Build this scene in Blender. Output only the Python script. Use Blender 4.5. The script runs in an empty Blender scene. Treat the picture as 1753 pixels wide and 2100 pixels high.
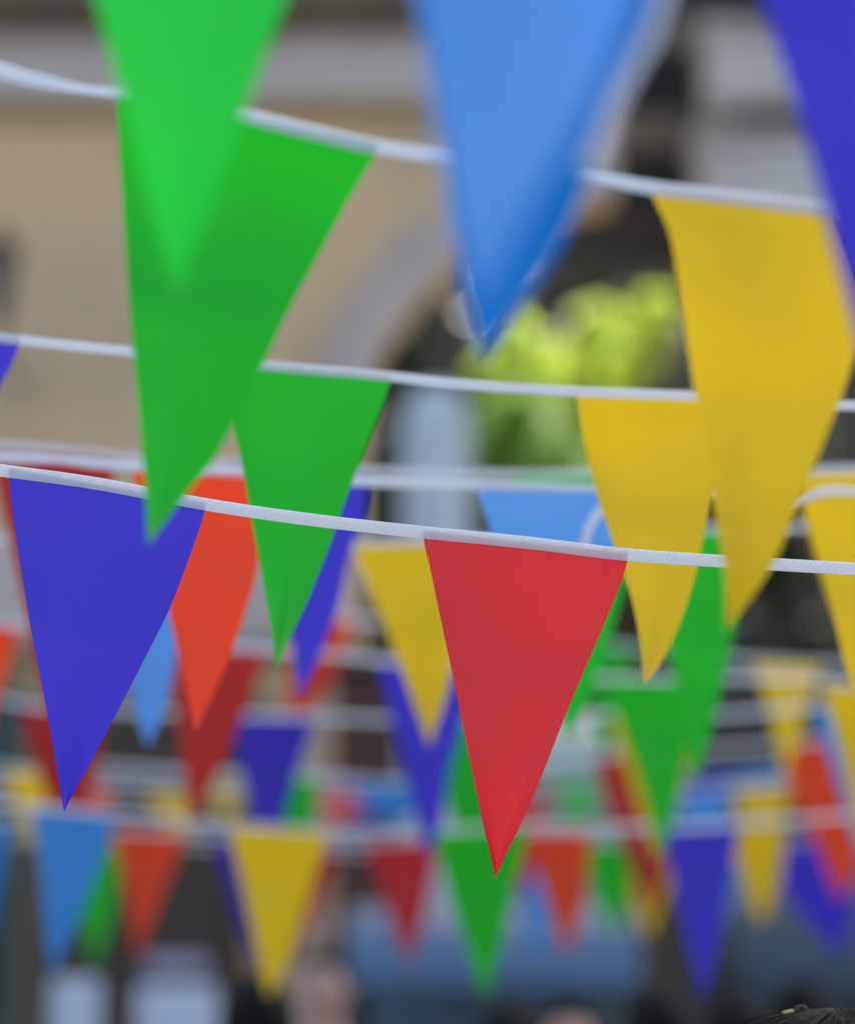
import bpy, bmesh, math, random
from mathutils import Vector, Matrix, noise
random.seed(7)
S = bpy.context.scene
COL = S.collection
R = math.radians
# ------------------------------------------------------------ camera
FP = 85 / 24 * 1753.0
TH = math.atan(1148 / FP)
EYE = 1.6
ct, st = math.cos(TH), math.sin(TH)
def at(px, py, Y):
    x = (px - 876.5) / FP; v = (1050 - py) / FP
    d = Vector((x, ct - v * st, st + v * ct))
    k = Y / d.y
    return Vector((d.x * k, Y, EYE + d.z * k))
cd = bpy.data.cameras.new('camera'); cam = bpy.data.objects.new('camera', cd); COL.objects.link(cam)
cam.location = (0, 0, EYE); cam.rotation_euler = (math.pi / 2 + TH, 0, 0)
cd.sensor_fit = 'HORIZONTAL'; cd.sensor_width = 24; cd.lens = 85
cd.clip_start = 0.05; cd.clip_end = 800
cd.dof.use_dof = True; cd.dof.focus_distance = 3.03; cd.dof.aperture_fstop = 1.65
S.camera = cam
# ------------------------------------------------------------ world and sun
ELEV, AZ = 42, 14      # sun behind the buildings, a little to the right
w = bpy.data.worlds.new('World'); S.world = w; w.use_nodes = True
nt = w.node_tree; bg = nt.nodes['Background']
sky = nt.nodes.new('ShaderNodeTexSky'); sky.sky_type = 'NISHITA'; sky.sun_disc = False
sky.sun_elevation = R(ELEV); sky.sun_rotation = R(AZ); sky.dust_density = 6; sky.air_density = 1.0; sky.ozone_density = 0.6
nt.links.new(sky.outputs[0], bg.inputs[0]); bg.inputs[1].default_value = 0.15
sl = bpy.data.lights.new('sun', 'SUN'); sl.energy = 5; sl.angle = R(0.6); sl.color = (1, .95, .86)
so = bpy.data.objects.new('sun', sl); COL.objects.link(so)
sd = Vector((math.sin(R(AZ)) * math.cos(R(ELEV)), math.cos(R(AZ)) * math.cos(R(ELEV)), math.sin(R(ELEV))))
so.rotation_euler = sd.to_track_quat('Z', 'Y').to_euler(); so.location = sd * 60
vs = S.view_settings; vs.view_transform = 'Standard'; vs.look = 'None'; vs.gamma = 1
vs.exposure = 1.8
S.cycles.max_bounces = 6; S.cycles.transparent_max_bounces = 24
# ------------------------------------------------------------ materials
def lin(c):
    return tuple((x / 255 / 12.92) if x / 255 <= .04045 else ((x / 255 + .055) / 1.055) ** 2.4 for x in c)
def mat(name, col, rough=.7, col2=None, scale=3, bump=0, spec=.4, metal=0, detail=5):
    m = bpy.data.materials.new(name); m.use_nodes = True; n = m.node_tree.nodes; l = m.node_tree.links
    b = n['Principled BSDF']; b.inputs['Roughness'].default_value = rough
    b.inputs['Specular IOR Level'].default_value = spec; b.inputs['Metallic'].default_value = metal
    tc = n.new('ShaderNodeTexCoord'); no = n.new('ShaderNodeTexNoise')
    no.inputs['Scale'].default_value = scale; no.inputs['Detail'].default_value = detail
    l.new(tc.outputs['Object'], no.inputs['Vector'])
    rp = n.new('ShaderNodeValToRGB'); l.new(no.outputs[0], rp.inputs[0])
    c2 = col2 or tuple(x * .85 for x in col)
    rp.color_ramp.elements[0].position = .35; rp.color_ramp.elements[1].position = .65
    rp.color_ramp.elements[0].color = (*c2, 1); rp.color_ramp.elements[1].color = (*col, 1)
    l.new(rp.outputs[0], b.inputs['Base Color'])
    if bump:
        bp = n.new('ShaderNodeBump'); bp.inputs['Strength'].default_value = bump; bp.inputs['Distance'].default_value = .02
        l.new(no.outputs[0], bp.inputs['Height']); l.new(bp.outputs[0], b.inputs['Normal'])
    return m
def cloth(name, col, tr=.4, rough=.42):
    """satin pennant cloth: light also comes through from behind"""
    m = bpy.data.materials.new(name); m.use_nodes = True; n = m.node_tree.nodes; l = m.node_tree.links
    b = n['Principled BSDF']; b.inputs['Roughness'].default_value = rough; b.inputs['Specular IOR Level'].default_value = .35; b.inputs['Sheen Weight'].default_value = .12; b.inputs['Sheen Roughness'].default_value = .35
    tc = n.new('ShaderNodeTexCoord')
    no = n.new('ShaderNodeTexNoise'); no.inputs['Scale'].default_value = 9; no.inputs['Detail'].default_value = 3
    l.new(tc.outputs['Object'], no.inputs['Vector'])
    rp = n.new('ShaderNodeValToRGB'); l.new(no.outputs[0], rp.inputs[0])
    rp.color_ramp.elements[0].position = .3; rp.color_ramp.elements[1].position = .7
    rp.color_ramp.elements[0].color = (*[x * .93 for x in col], 1); rp.color_ramp.elements[1].color = (*col, 1)
    l.new(rp.outputs[0], b.inputs['Base Color'])
    # fine weave
    w1 = n.new('ShaderNodeTexWave'); w1.inputs['Scale'].default_value = 420; w1.bands_direction = 'X'
    w2 = n.new('ShaderNodeTexWave'); w2.inputs['Scale'].default_value = 420; w2.bands_direction = 'Z'
    l.new(tc.outputs['Object'], w1.inputs[0]); l.new(tc.outputs['Object'], w2.inputs[0])
    ad = n.new('ShaderNodeMath'); ad.operation = 'ADD'; l.new(w1.outputs['Fac'], ad.inputs[0]); l.new(w2.outputs['Fac'], ad.inputs[1])
    bp = n.new('ShaderNodeBump'); bp.inputs['Strength'].default_value = .12; bp.inputs['Distance'].default_value = .0004
    l.new(ad.outputs[0], bp.inputs['Height'])
    cr_ = n.new('ShaderNodeTexNoise'); cr_.inputs['Scale'].default_value = 7; cr_.inputs['Detail'].default_value = 2; cr_.inputs['Distortion'].default_value = .8
    l.new(tc.outputs['Object'], cr_.inputs['Vector'])
    b2 = n.new('ShaderNodeBump'); b2.inputs['Strength'].default_value = .35; b2.inputs['Distance'].default_value = .012      # soft creases
    l.new(cr_.outputs[0], b2.inputs['Height']); l.new(bp.outputs[0], b2.inputs['Normal']); l.new(b2.outputs[0], b.inputs['Normal'])
    t = n.new('ShaderNodeBsdfTranslucent'); l.new(rp.outputs[0], t.inputs[0])
    mx = n.new('ShaderNodeMixShader'); mx.inputs[0].default_value = tr
    l.new(b.outputs[0], mx.inputs[1]); l.new(t.outputs[0], mx.inputs[2]); l.new(mx.outputs[0], n['Material Output'].inputs[0])
    return m
def tape_mat():
    m = bpy.data.materials.new('white_woven_tape'); m.use_nodes = True; n = m.node_tree.nodes; l = m.node_tree.links
    b = n['Principled BSDF']; b.inputs['Roughness'].default_value = .75; b.inputs['Specular IOR Level'].default_value = .25
    uv = n.new('ShaderNodeTexCoord')
    mp = n.new('ShaderNodeMapping'); mp.inputs['Rotation'].default_value = (0, 0, .35); l.new(uv.outputs['UV'], mp.inputs[0])
    w1 = n.new('ShaderNodeTexWave'); w1.inputs['Scale'].default_value = 118; w1.bands_direction = 'X'; w1.inputs['Distortion'].default_value = .3
    w2 = n.new('ShaderNodeTexWave'); w2.inputs['Scale'].default_value = 150; w2.bands_direction = 'Y'
    l.new(mp.outputs[0], w1.inputs[0]); l.new(uv.outputs['UV'], w2.inputs[0])
    mu = n.new('ShaderNodeMath'); mu.operation = 'MULTIPLY_ADD'; l.new(w2.outputs['Fac'], mu.inputs[0]); mu.inputs[1].default_value = .4
    l.new(w1.outputs['Fac'], mu.inputs[2])
    rp = n.new('ShaderNodeValToRGB'); l.new(mu.outputs[0], rp.inputs[0])
    rp.color_ramp.elements[0].position = .05; rp.color_ramp.elements[1].position = .8
    rp.color_ramp.elements[0].color = (.52, .56, .64, 1); rp.color_ramp.elements[1].color = (.90, .92, .95, 1)
    l.new(rp.outputs[0], b.inputs['Base Color'])
    bp = n.new('ShaderNodeBump'); bp.inputs['Strength'].default_value = .5; bp.inputs['Distance'].default_value = .0006
    l.new(mu.outputs[0], bp.inputs['Height']); l.new(bp.outputs[0], b.inputs['Normal'])
    t = n.new('ShaderNodeBsdfTranslucent'); t.inputs[0].default_value = (.85, .87, .9, 1)
    mx = n.new('ShaderNodeMixShader'); mx.inputs[0].default_value = .3
    l.new(b.outputs[0], mx.inputs[1]); l.new(t.outputs[0], mx.inputs[2])
    tp = n.new('ShaderNodeBsdfTransparent')          # gaps of the weave let the pennant cloth show
    m2 = n.new('ShaderNodeMixShader'); m2.inputs[0].default_value = .13
    l.new(mx.outputs[0], m2.inputs[1]); l.new(tp.outputs[0], m2.inputs[2]); l.new(m2.outputs[0], n['Material Output'].inputs[0])
    return m
CL = {
 'green': cloth('green_cloth', (.012, .50, .017)),
 'light_green': cloth('light_green_cloth', (.018, .62, .055)),  # the green cloth lightened, to imitate stronger light on the near pennant
 'violet': cloth('violet_cloth', (.052, .04, .60)),
 'yellow': cloth('yellow_cloth', (.80, .545, .006)),
 'red': cloth('red_cloth', (.70, .034, .044)),
 'orange': cloth('orange_cloth', (.98, .068, .018)),
 'blue': cloth('sky_blue_cloth', (.11, .35, .86)),
 'dark_blue': cloth('deep_blue_cloth', (.004, .15, .55)),
}
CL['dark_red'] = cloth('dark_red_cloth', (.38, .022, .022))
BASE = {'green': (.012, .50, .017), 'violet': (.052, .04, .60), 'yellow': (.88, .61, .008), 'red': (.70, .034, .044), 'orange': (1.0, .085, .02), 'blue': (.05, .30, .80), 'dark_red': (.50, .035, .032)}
SHADED = {k: [cloth('worn_' + k + '_cloth', tuple(x * f for x in c)) for f in (.68, .78, .88)] for k, c in BASE.items()}  # far pennants: cloth colours darkened to stand in for deeper shade
WORD = {'dark_red': 'dark crimson', 'green': 'green', 'violet': 'violet', 'light_green': 'bright green', 'yellow': 'yellow', 'red': 'crimson', 'orange': 'orange red', 'blue': 'sky blue', 'dark_blue': 'deep blue'}
TAPE = tape_mat()
# ------------------------------------------------------------ object helpers
def link(name, me, m=None, parent=None, smooth=True):
    o = bpy.data.objects.new(name, me); COL.objects.link(o)
    if m: me.materials.append(m)
    if smooth:
        for p in me.polygons: p.use_smooth = True
    if parent: o.parent = parent; o.matrix_parent_inverse = parent.matrix_world.inverted() if False else Matrix.Translation(-parent.location)
    return o
def thing(name, label, cat, loc=(0, 0, 0), group=None):
    o = bpy.data.objects.new(name, None); COL.objects.link(o); o.location = loc; o.empty_display_size = .1
    o['label'] = label; o['category'] = cat
    if group: o['group'] = group
    return o
def bmo(name, bm, m, parent=None, smooth=False):
    me = bpy.data.meshes.new(name); bmesh.ops.recalc_face_normals(bm, faces=bm.faces[:]); bm.to_mesh(me); bm.free()
    return link(name, me, m, parent, smooth)
def box(bm, x0, x1, y0, y1, z0, z1, bev=0):
    r = bmesh.ops.create_cube(bm, size=1)
    for v in r['verts']:
        v.co = Vector((x0 + (v.co.x + .5) * (x1 - x0), y0 + (v.co.y + .5) * (y1 - y0), z0 + (v.co.z + .5) * (z1 - z0)))
    if bev:
        es = list({e for v in r['verts'] for e in v.link_edges})
        bmesh.ops.bevel(bm, geom=es, offset=bev, segments=2, affect='EDGES', profile=.5)
def pbox(bm, x0, y0, x1, y1, Y, dep, bev=0):
    """box whose front face fills the rectangle seen at distance Y"""
    a = at(x0, y1, Y); b = at(x1, y0, Y)
    box(bm, a.x, b.x, Y, Y + dep, a.z, b.z, bev)
def tube(bm, pts, rs, seg=8):
    rings = []
    for i, p in enumerate(pts):
        p = Vector(p); a = Vector(pts[max(i - 1, 0)]); b = Vector(pts[min(i + 1, len(pts) - 1)])
        t = (b - a).normalized(); u = t.cross(Vector((.31, .2, .93))).normalized(); v = t.cross(u)
        r = rs[i] if isinstance(rs, (list, tuple)) else rs
        rings.append([bm.verts.new(p + (u * math.cos(k * 2 * math.pi / seg) + v * math.sin(k * 2 * math.pi / seg)) * r) for k in range(seg)])
    for i in range(len(rings) - 1):
        for k in range(seg):
            bm.faces.new((rings[i][k], rings[i][(k + 1) % seg], rings[i + 1][(k + 1) % seg], rings[i + 1][k]))
    bm.faces.new(rings[0][::-1]); bm.faces.new(rings[-1])
def catmull(pts, t):
    """t in 0..1 along the points, by chord length"""
    P = [Vector(p) for p in pts]
    if len(P) == 2: return P[0].lerp(P[1], t)
    L = [0]
    for a, b in zip(P, P[1:]): L.append(L[-1] + (b - a).length)
    s = t * L[-1]
    i = 0
    while i < len(P) - 2 and s > L[i + 1]: i += 1
    f = (s - L[i]) / max(L[i + 1] - L[i], 1e-6)
    p1, p2 = P[i], P[i + 1]
    m1 = (P[i + 1] - P[i - 1]) / (L[i + 1] - L[i - 1]) if i > 0 else (p2 - p1) / (L[i + 1] - L[i])
    m2 = (P[i + 2] - P[i]) / (L[i + 2] - L[i]) if i + 2 < len(P) else (p2 - p1) / (L[i + 1] - L[i])
    h = L[i + 1] - L[i]; f2, f3 = f * f, f * f * f
    return p1 * (2 * f3 - 3 * f2 + 1) + m1 * h * (f3 - 2 * f2 + f) + p2 * (-2 * f3 + 3 * f2) + m2 * h * (f3 - f2)
# ------------------------------------------------------------ bunting
def pennant(garland, colour, Ls, Rs, Y, tip=.02, top=.008, tilt=None, lift=16, wave=.004, pw=3.6, yfn=None, word=None):
    """Ls, Rs: outline of the left and right edge, both ending in the tip"""
    NU, NV = 14, 34
    if tilt is None: tilt = .05 if Y > 5.5 else 0
    ph = random.uniform(0, 6.28); k1 = random.uniform(1.2, 2.2)
    lift = lift * 3 / Y
    Ls = [Vector((a, b)) for a, b in Ls]; Rs = [Vector((a, b)) for a, b in Rs]
    bm = bmesh.new(); grid = []
    for j in range(-1, NV + 1):
        v = max(j, 0) / NV
        v2 = v ** 1.0
        a = catmull(Ls, v2); b = catmull(Rs, v2)
        if j < 0:
            a = a + Vector((0, -lift)); b = b + Vector((0, -lift))
        if j == NV: b = a + Vector((.8, 0))
        row = []
        for i in range(NU + 1):
            u = i / NU
            p = a.lerp(b, u)
            y = Y if yfn is None else yfn(p.x)
            wv = min(v / .25, 1)
            dy = top * math.sin(math.pi * min(v / .45, 1)) * (1 if v < .45 else 0) - tip * 1.3 * v ** pw + tilt * v
            dy += wave * wv * math.sin(u * k1 * math.pi + ph + v * 2.4) * (1 - .4 * v)
            dy += .6 * wave * wv * noise.noise(Vector((u * 1.7 + ph, v * 3, ph)))
            row.append(bm.verts.new(at(p.x, p.y, y + dy)))
        grid.append(row)
    for r0, r1 in zip(grid, grid[1:]):
        for i in range(NU):
            bm.faces.new((r0[i], r1[i], r1[i + 1], r0[i + 1]))
    o = bmo('pennant', bm, CL[colour] if Y < 5.6 else SHADED[colour][int(ph * 7) % 3], garland, True)
    o['label'] = (word or WORD[colour]) + ' pennant'
    return o
def tape(garland, pts, Y, yfn=None, width=None, name='tape', twist=None, ext=True, label=None):
    """woven band folded over the pennant tops: a front and a back layer joined along the upper edge"""
    width = width or (.0128 if Y < 3.3 else .0115)
    P = [Vector(p) for p in pts]
    if ext:
        a = (P[0] - P[1]).normalized(); b = (P[-1] - P[-2]).normalized()
        P = [P[0] + a * 2600 / Y * 1.6] + P + [P[-1] + b * 2600 / Y * 1.6]
    L = sum((q - p).length for p, q in zip(P, P[1:]))
    N = int(max(30, L / 9)); bm = bmesh.new(); uvl = bm.loops.layers.uv.new('UVMap')
    prev = None; s = 0; lastc = None
    # closed profile (across, depth): front layer, folded top, back layer
    prof = [(-.5, -.00045), (-.25, -.00085), (.15, -.0010), (.42, -.0008), (.5, -.0002), (.5, .0002), (.42, .0008), (.15, .0010), (-.25, .00085), (-.5, .00045)]
    for i in range(N + 1):
        t = i / N; c2 = catmull(P, t)
        y = Y if yfn is None else yfn(c2.x)
        c = at(c2.x, c2.y, y)
        n2 = catmull(P, min(t + 1e-3, 1)); n1 = catmull(P, max(t - 1e-3, 0))
        tg = (at(n2.x, n2.y, y) - at(n1.x, n1.y, y)).normalized()
        if lastc is not None: s += (c - lastc).length
        lastc = c
        dpt = Vector((0, 1, 0)); up = dpt.cross(tg).normalized(); up = up if up.z > 0 or name != 'tape' else -up
        an = (.16 * math.sin(c2.x * .011 * 3 / Y + Y * 3) + .10 * math.sin(c2.x * .029)) * (.3 if Y < 3.6 else 1)
        if twist: an += twist(c2.x)
        up2 = up * math.cos(an) + dpt * math.sin(an); dp2 = dpt * math.cos(an) - up * math.sin(an)
        ring = [bm.verts.new(c + up2 * (q * width) + dp2 * d) for q, d in prof]
        if prev:
            for k in range(len(prof) - 1):
                f = bm.faces.new((prev[0][k], prev[0][k + 1], ring[k + 1], ring[k]))
                q0, q1 = prof[k][0] * width, prof[k + 1][0] * width
                for lp, uvv in zip(f.loops, ((prev[1], q0), (prev[1], q1), (s, q1), (s, q0))):
                    lp[uvl].uv = uvv
        prev = (ring, s)
    o = bmo(name, bm, TAPE, garland, True)
    if label: o['label'] = label
    return o
GR = 'strings of bunting across the street'
def garland(label, Y, mid):
    return thing('bunting_garland', label, 'bunting', at(*mid, Y), GR)

# A : the sharp one
g = garland('sharp garland in focus, violet pennant and crimson pennant under ribbed white tape', 3.0, (876, 1085))
tape(g, [(-10, 963), (200, 992), (420, 1034), (640, 1066), (870, 1092), (1080, 1113), (1280, 1137), (1480, 1151), (1753, 1167)], 3.0)
pennant(g, 'violet', [(18, 977), (27, 1060), (60, 1270), (100, 1480), (131, 1664)],
        [(421, 1048), (408, 1090), (390, 1140), (352, 1240), (300, 1345), (220, 1500), (131, 1664)], 3.0, tip=-.05, wave=.009, pw=4)
pennant(g, 'red', [(869, 1105), (890, 1210), (930, 1400), (985, 1670), (1015, 1801)],
        [(1286, 1151), (1275, 1190), (1230, 1300), (1170, 1440), (1090, 1640), (1015, 1801)], 3.0, tip=-.055, wave=.016, pw=4)
# B
g = garland('nearly sharp garland with a green and a yellow pennant both curling left to right at mid height', 3.45, (876, 775))
g['label'] = 'nearly sharp garland just above the sharp one, with narrow curled green and yellow pennants'
tape(g, [(-10, 692), (140, 708), (280, 722), (530, 748), (800, 772), (1000, 792), (1180, 803), (1420, 812), (1700, 829), (1753, 832)], 3.45)
pennant(g, 'violet', [(-250, 690), (-200, 850), (-130, 1230)], [(40, 704), (22, 750), (0, 790), (-60, 1010), (-130, 1230)], 3.45)
pennant(g, 'green', [(452, 752), (470, 850), (490, 920), (515, 1060), (545, 1220), (558, 1300), (566, 1371)],
        [(801, 785), (785, 830), (750, 920), (715, 1010), (680, 1110), (630, 1235), (566, 1371)], 3.45, tip=.03, top=.004, wave=.009)
pennant(g, 'yellow', [(1183, 814), (1195, 900), (1225, 1020), (1262, 1130), (1295, 1230), (1312, 1320), (1320, 1405)],
        [(1490, 826), (1485, 930), (1455, 1040), (1425, 1180), (1395, 1275), (1355, 1360), (1320, 1405)], 3.5, tip=.03, top=.012, wave=.009)
# C
g = garland('blurred garland before the sharp one, long green pennant and long golden yellow pennant', 2.38, (876, 330))
tape(g, [(-20, 138), (70, 162), (160, 180), (250, 190), (400, 213), (520, 240), (640, 270), (770, 300), (950, 325), (1160, 352), (1340, 385), (1500, 404), (1690, 428), (1790, 442)], 2.38,
     twist=lambda x: .9 * math.exp(-((x - 180) / 90) ** 2) + 1.0 * math.exp(-((x - 1120) / 150) ** 2), width=.0125)
pennant(g, 'green', [(240, 204), (252, 420), (272, 700), (292, 930), (304, 1118)],
        [(772, 314), (720, 400), (655, 520), (600, 620), (545, 735), (490, 850), (440, 940), (370, 1030), (304, 1118)], 2.38, tip=.035, top=.02, tilt=.0, wave=.008)
pennant(g, 'yellow', [(1338, 404), (1372, 480), (1392, 600), (1420, 780), (1455, 1000), (1482, 1150), (1489, 1292)],
        [(1700, 445), (1738, 560), (1760, 660), (1740, 770), (1680, 930), (1630, 1050), (1595, 1140), (1545, 1220), (1489, 1292)], 2.38, tip=.05, top=-.01, tilt=.0, wave=.01)
# D
g = garland('very blurred near garland, bright green and violet pennant points hanging from above the frame', 1.85, (1100, -420))
tape(g, [(-300, -580), (400, -550), (1100, -500), (2000, -440)], 1.85)
pennant(g, 'light_green', [(35, -545), (120, -260), (200, 20), (280, 310), (365, 612)], [(800, -530), (690, -260), (588, 0), (480, 290), (365, 612)], 1.85, tip=-.07, top=-.002, tilt=-.01, pw=4)
pennant(g, 'violet', [(1400, -480), (1475, -240), (1562, 0), (1645, 260), (1705, 480), (1775, 740)], [(2150, -450), (1960, 180), (1775, 740)], 1.85, tip=.04, tilt=-.01)
g = garland('most blurred garland nearest the lens, overlapping sky blue and deep blue pennants hanging from above', 1.55, (1050, -700))
tape(g, [(-300, -790), (500, -760), (1100, -740), (2000, -700)], 1.55)
pennant(g, 'dark_blue', [(640, -730), (760, -320), (850, 0), (905, 300), (945, 580), (985, 745)], [(1580, -710), (1450, -320), (1340, 0), (1240, 260), (1165, 470), (1070, 620), (985, 745)], 1.66, tip=-.03, tilt=.10)
pennant(g, 'blue', [(610, -740), (760, -400), (860, 0), (895, 250), (938, 450), (985, 625)], [(1560, -730), (1440, -350), (1300, 0), (1205, 220), (1105, 390), (1040, 510), (985, 625)], 1.5, tip=-.05, tilt=-.04, pw=4, top=-.004)
o = tape(g, [(1500, -700), (1400, -180), (1345, 40), (1265, 200), (1225, 300), (1200, 345)], 1.62, width=.0085, name='loose_tape_end', ext=False)
# F
g = garland('slightly blurred garland behind the curled green pennant, orange red, sky blue and yellow pennants', 3.85, (876, 992))
tape(g, [(-20, 938), (120, 944), (230, 955), (430, 966), (600, 976), (720, 987), (980, 996), (1225, 1003), (1500, 1012), (1600, 1030), (1645, 1022), (1700, 1006), (1753, 1008)], 3.85,
     twist=lambda x: .8 * math.exp(-((x - 120) / 60) ** 2))
pennant(g, 'orange', [(275, 975), (318, 1130), (348, 1260), (378, 1400), (402, 1498)], [(503, 984), (528, 1090), (528, 1165), (478, 1330), (435, 1430), (402, 1498)], 3.85, tip=.03, pw=5)
pennant(g, 'blue', [(980, 1010), (1005, 1090), (1060, 1290), (1110, 1500)], [(1310, 1015), (1235, 1250), (1110, 1500)], 3.85, tip=.03, top=.02)
pennant(g, 'yellow', [(1646, 1032), (1672, 1130), (1710, 1270), (1740, 1390), (1800, 1545)], [(1960, 1018), (1900, 1250), (1800, 1545)], 3.85, tip=.03)
tape(g, [(1262, 1010), (1235, 1040), (1208, 1080), (1195, 1125)], 3.8, name='loose_tape_end', ext=False)
# G
g = garland('soft garland behind the orange red one, crimson pennant far left and tilted violet pennant', 4.55, (876, 965))
tape(g, [(-20, 915), (120, 924), (250, 938), (430, 948), (600, 958), (730, 967), (1060, 974), (1225, 972), (1500, 970), (1753, 962)], 4.55)
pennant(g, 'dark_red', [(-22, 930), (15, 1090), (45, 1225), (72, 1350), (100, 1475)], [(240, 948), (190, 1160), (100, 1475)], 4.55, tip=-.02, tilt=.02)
pennant(g, 'violet', [(478, 965), (545, 1150), (598, 1310), (613, 1432)], [(755, 982), (748, 1050), (722, 1130), (695, 1240), (650, 1360), (613, 1432)], 4.55, tip=0)
pennant(g, 'green', [(1055, 984), (1100, 1250), (1165, 1520)], [(1335, 984), (1310, 1100), (1278, 1210), (1232, 1360), (1165, 1520)], 4.55, tip=0)
pennant(g, 'yellow', [(1630, 980), (1700, 1230), (1790, 1440)], [(1910, 975), (1860, 1200), (1790, 1440)], 4.55, tip=0)
# H
g = garland('soft garland crossing behind the crimson pennant, sky blue, yellow and tall green pennants', 5.0, (876, 1108))
tape(g, [(-20, 1105), (300, 1103), (560, 1104), (730, 1112), (870, 1108), (1240, 1108), (1440, 1084), (1640, 1080), (1753, 1066)], 5.0)
pennant(g, 'blue', [(195, 1116), (225, 1230), (262, 1380), (285, 1480), (303, 1532)], [(408, 1116), (390, 1230), (366, 1330), (340, 1445), (303, 1532)], 5.0, tip=.03)
pennant(g, 'yellow', [(727, 1124), (752, 1190), (800, 1310), (845, 1430), (880, 1532)], [(980, 1120), (955, 1250), (922, 1400), (880, 1532)], 5.0, tip=.02)
pennant(g, 'green', [(1300, 1112), (1370, 1330), (1425, 1610)], [(1525, 1096), (1515, 1190), (1500, 1310), (1472, 1440), (1425, 1610)], 5.0, tip=.03)
# J
g = garland('blurred garland with green pennant ending just right of the sharp crimson pennant', 6.0, (876, 1360))
tape(g, [(-20, 1278), (200, 1298), (465, 1325), (690, 1344), (800, 1356), (1000, 1374), (1220, 1390), (1400, 1392), (1600, 1392), (1753, 1405)], 6.0)
pennant(g, 'orange', [(-140, 1280), (-100, 1450), (-50, 1620)], [(42, 1294), (18, 1370), (-10, 1450), (-50, 1620)], 6.0)
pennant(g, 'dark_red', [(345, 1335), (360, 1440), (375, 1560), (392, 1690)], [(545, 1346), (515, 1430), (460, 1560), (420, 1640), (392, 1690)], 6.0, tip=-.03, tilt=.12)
pennant(g, 'violet', [(778, 1368), (805, 1480), (840, 1620), (875, 1760)], [(962, 1385), (950, 1480), (920, 1590), (905, 1680), (875, 1760)], 6.0)
pennant(g, 'green', [(1240, 1402), (1270, 1480), (1315, 1610), (1355, 1760)], [(1425, 1404), (1420, 1480), (1395, 1610), (1355, 1760)], 6.0)
pennant(g, 'yellow', [(1685, 1412), (1722, 1540), (1770, 1750)], [(1870, 1420), (1830, 1600), (1770, 1750)], 6.0)
# K
g = garland('blurred garland just above the lowest row, with wide violet pennant left of centre', 6.6, (876, 1475))
tape(g, [(-20, 1432), (100, 1450), (300, 1460), (480, 1466), (640, 1470), (800, 1476), (1150, 1475), (1300, 1462), (1480, 1466), (1600, 1455), (1753, 1440)], 6.6)
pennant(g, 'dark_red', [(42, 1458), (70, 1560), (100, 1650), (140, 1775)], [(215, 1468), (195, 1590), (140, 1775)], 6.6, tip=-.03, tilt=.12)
pennant(g, 'violet', [(476, 1480), (495, 1580), (525, 1700), (552, 1800)], [(645, 1482), (615, 1570), (580, 1690), (552, 1800)], 6.6)
pennant(g, 'green', [(880, 1488), (915, 1640), (965, 1800)], [(1062, 1488), (1030, 1640), (965, 1800)], 6.6)
pennant(g, 'yellow', [(1250, 1470), (1285, 1590), (1345, 1770)], [(1430, 1480), (1400, 1620), (1345, 1770)], 6.6)
pennant(g, 'blue', [(1668, 1455), (1710, 1580), (1765, 1760)], [(1850, 1455), (1820, 1600), (1765, 1760)], 6.6)
# I
g = garland('blurred far garland with a folded orange red pennant and a narrow yellow pennant at right', 7.2, (1100, 1300))
tape(g, [(560, 1246), (690, 1266), (790, 1276), (1100, 1305), (1260, 1325), (1500, 1352), (1753, 1366)], 7.2, ext=False)
pennant(g, 'orange', [(618, 1262), (612, 1380), (602, 1490)], [(722, 1276), (706, 1340), (672, 1410), (602, 1490)], 7.2)
pennant(g, 'orange', [(555, 1262), (600, 1350), (590, 1450), (612, 1480)], [(640, 1264), (700, 1350), (640, 1440), (612, 1480)], 7.2, word='folded orange red')
pennant(g, 'green', [(1195, 1320), (1205, 1420), (1240, 1560)], [(1300, 1325), (1285, 1430), (1240, 1560)], 7.2)
pennant(g, 'yellow', [(1545, 1360), (1572, 1440), (1610, 1600)], [(1680, 1368), (1655, 1450), (1610, 1600)], 7.2)
# L
g = garland('heavily blurred garland behind the violet row, large orange red pennant at right edge', 7.8, (876, 1590))
tape(g, [(-20, 1572), (90, 1582), (200, 1574), (370, 1584), (650, 1594), (820, 1606), (1000, 1590), (1150, 1560), (1280, 1545), (1480, 1536), (1600, 1528), (1753, 1505)], 7.8)
pennant(g, 'yellow', [(14, 1590), (35, 1660), (70, 1740)], [(170, 1590), (120, 1680), (70, 1740)], 7.8)
pennant(g, 'green', [(540, 1602), (560, 1720), (600, 1860)], [(655, 1604), (640, 1700), (600, 1860)], 7.8)
pennant(g, 'blue', [(735, 1610), (760, 1650), (805, 1698)], [(880, 1612), (850, 1660), (805, 1698)], 7.8)
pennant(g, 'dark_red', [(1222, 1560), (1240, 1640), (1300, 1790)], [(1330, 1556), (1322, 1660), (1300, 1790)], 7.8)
pennant(g, 'orange', [(1600, 1540), (1630, 1640), (1665, 1720), (1735, 1830)], [(1692, 1526), (1722, 1610), (1752, 1700), (1735, 1830)], 7.8)
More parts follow.
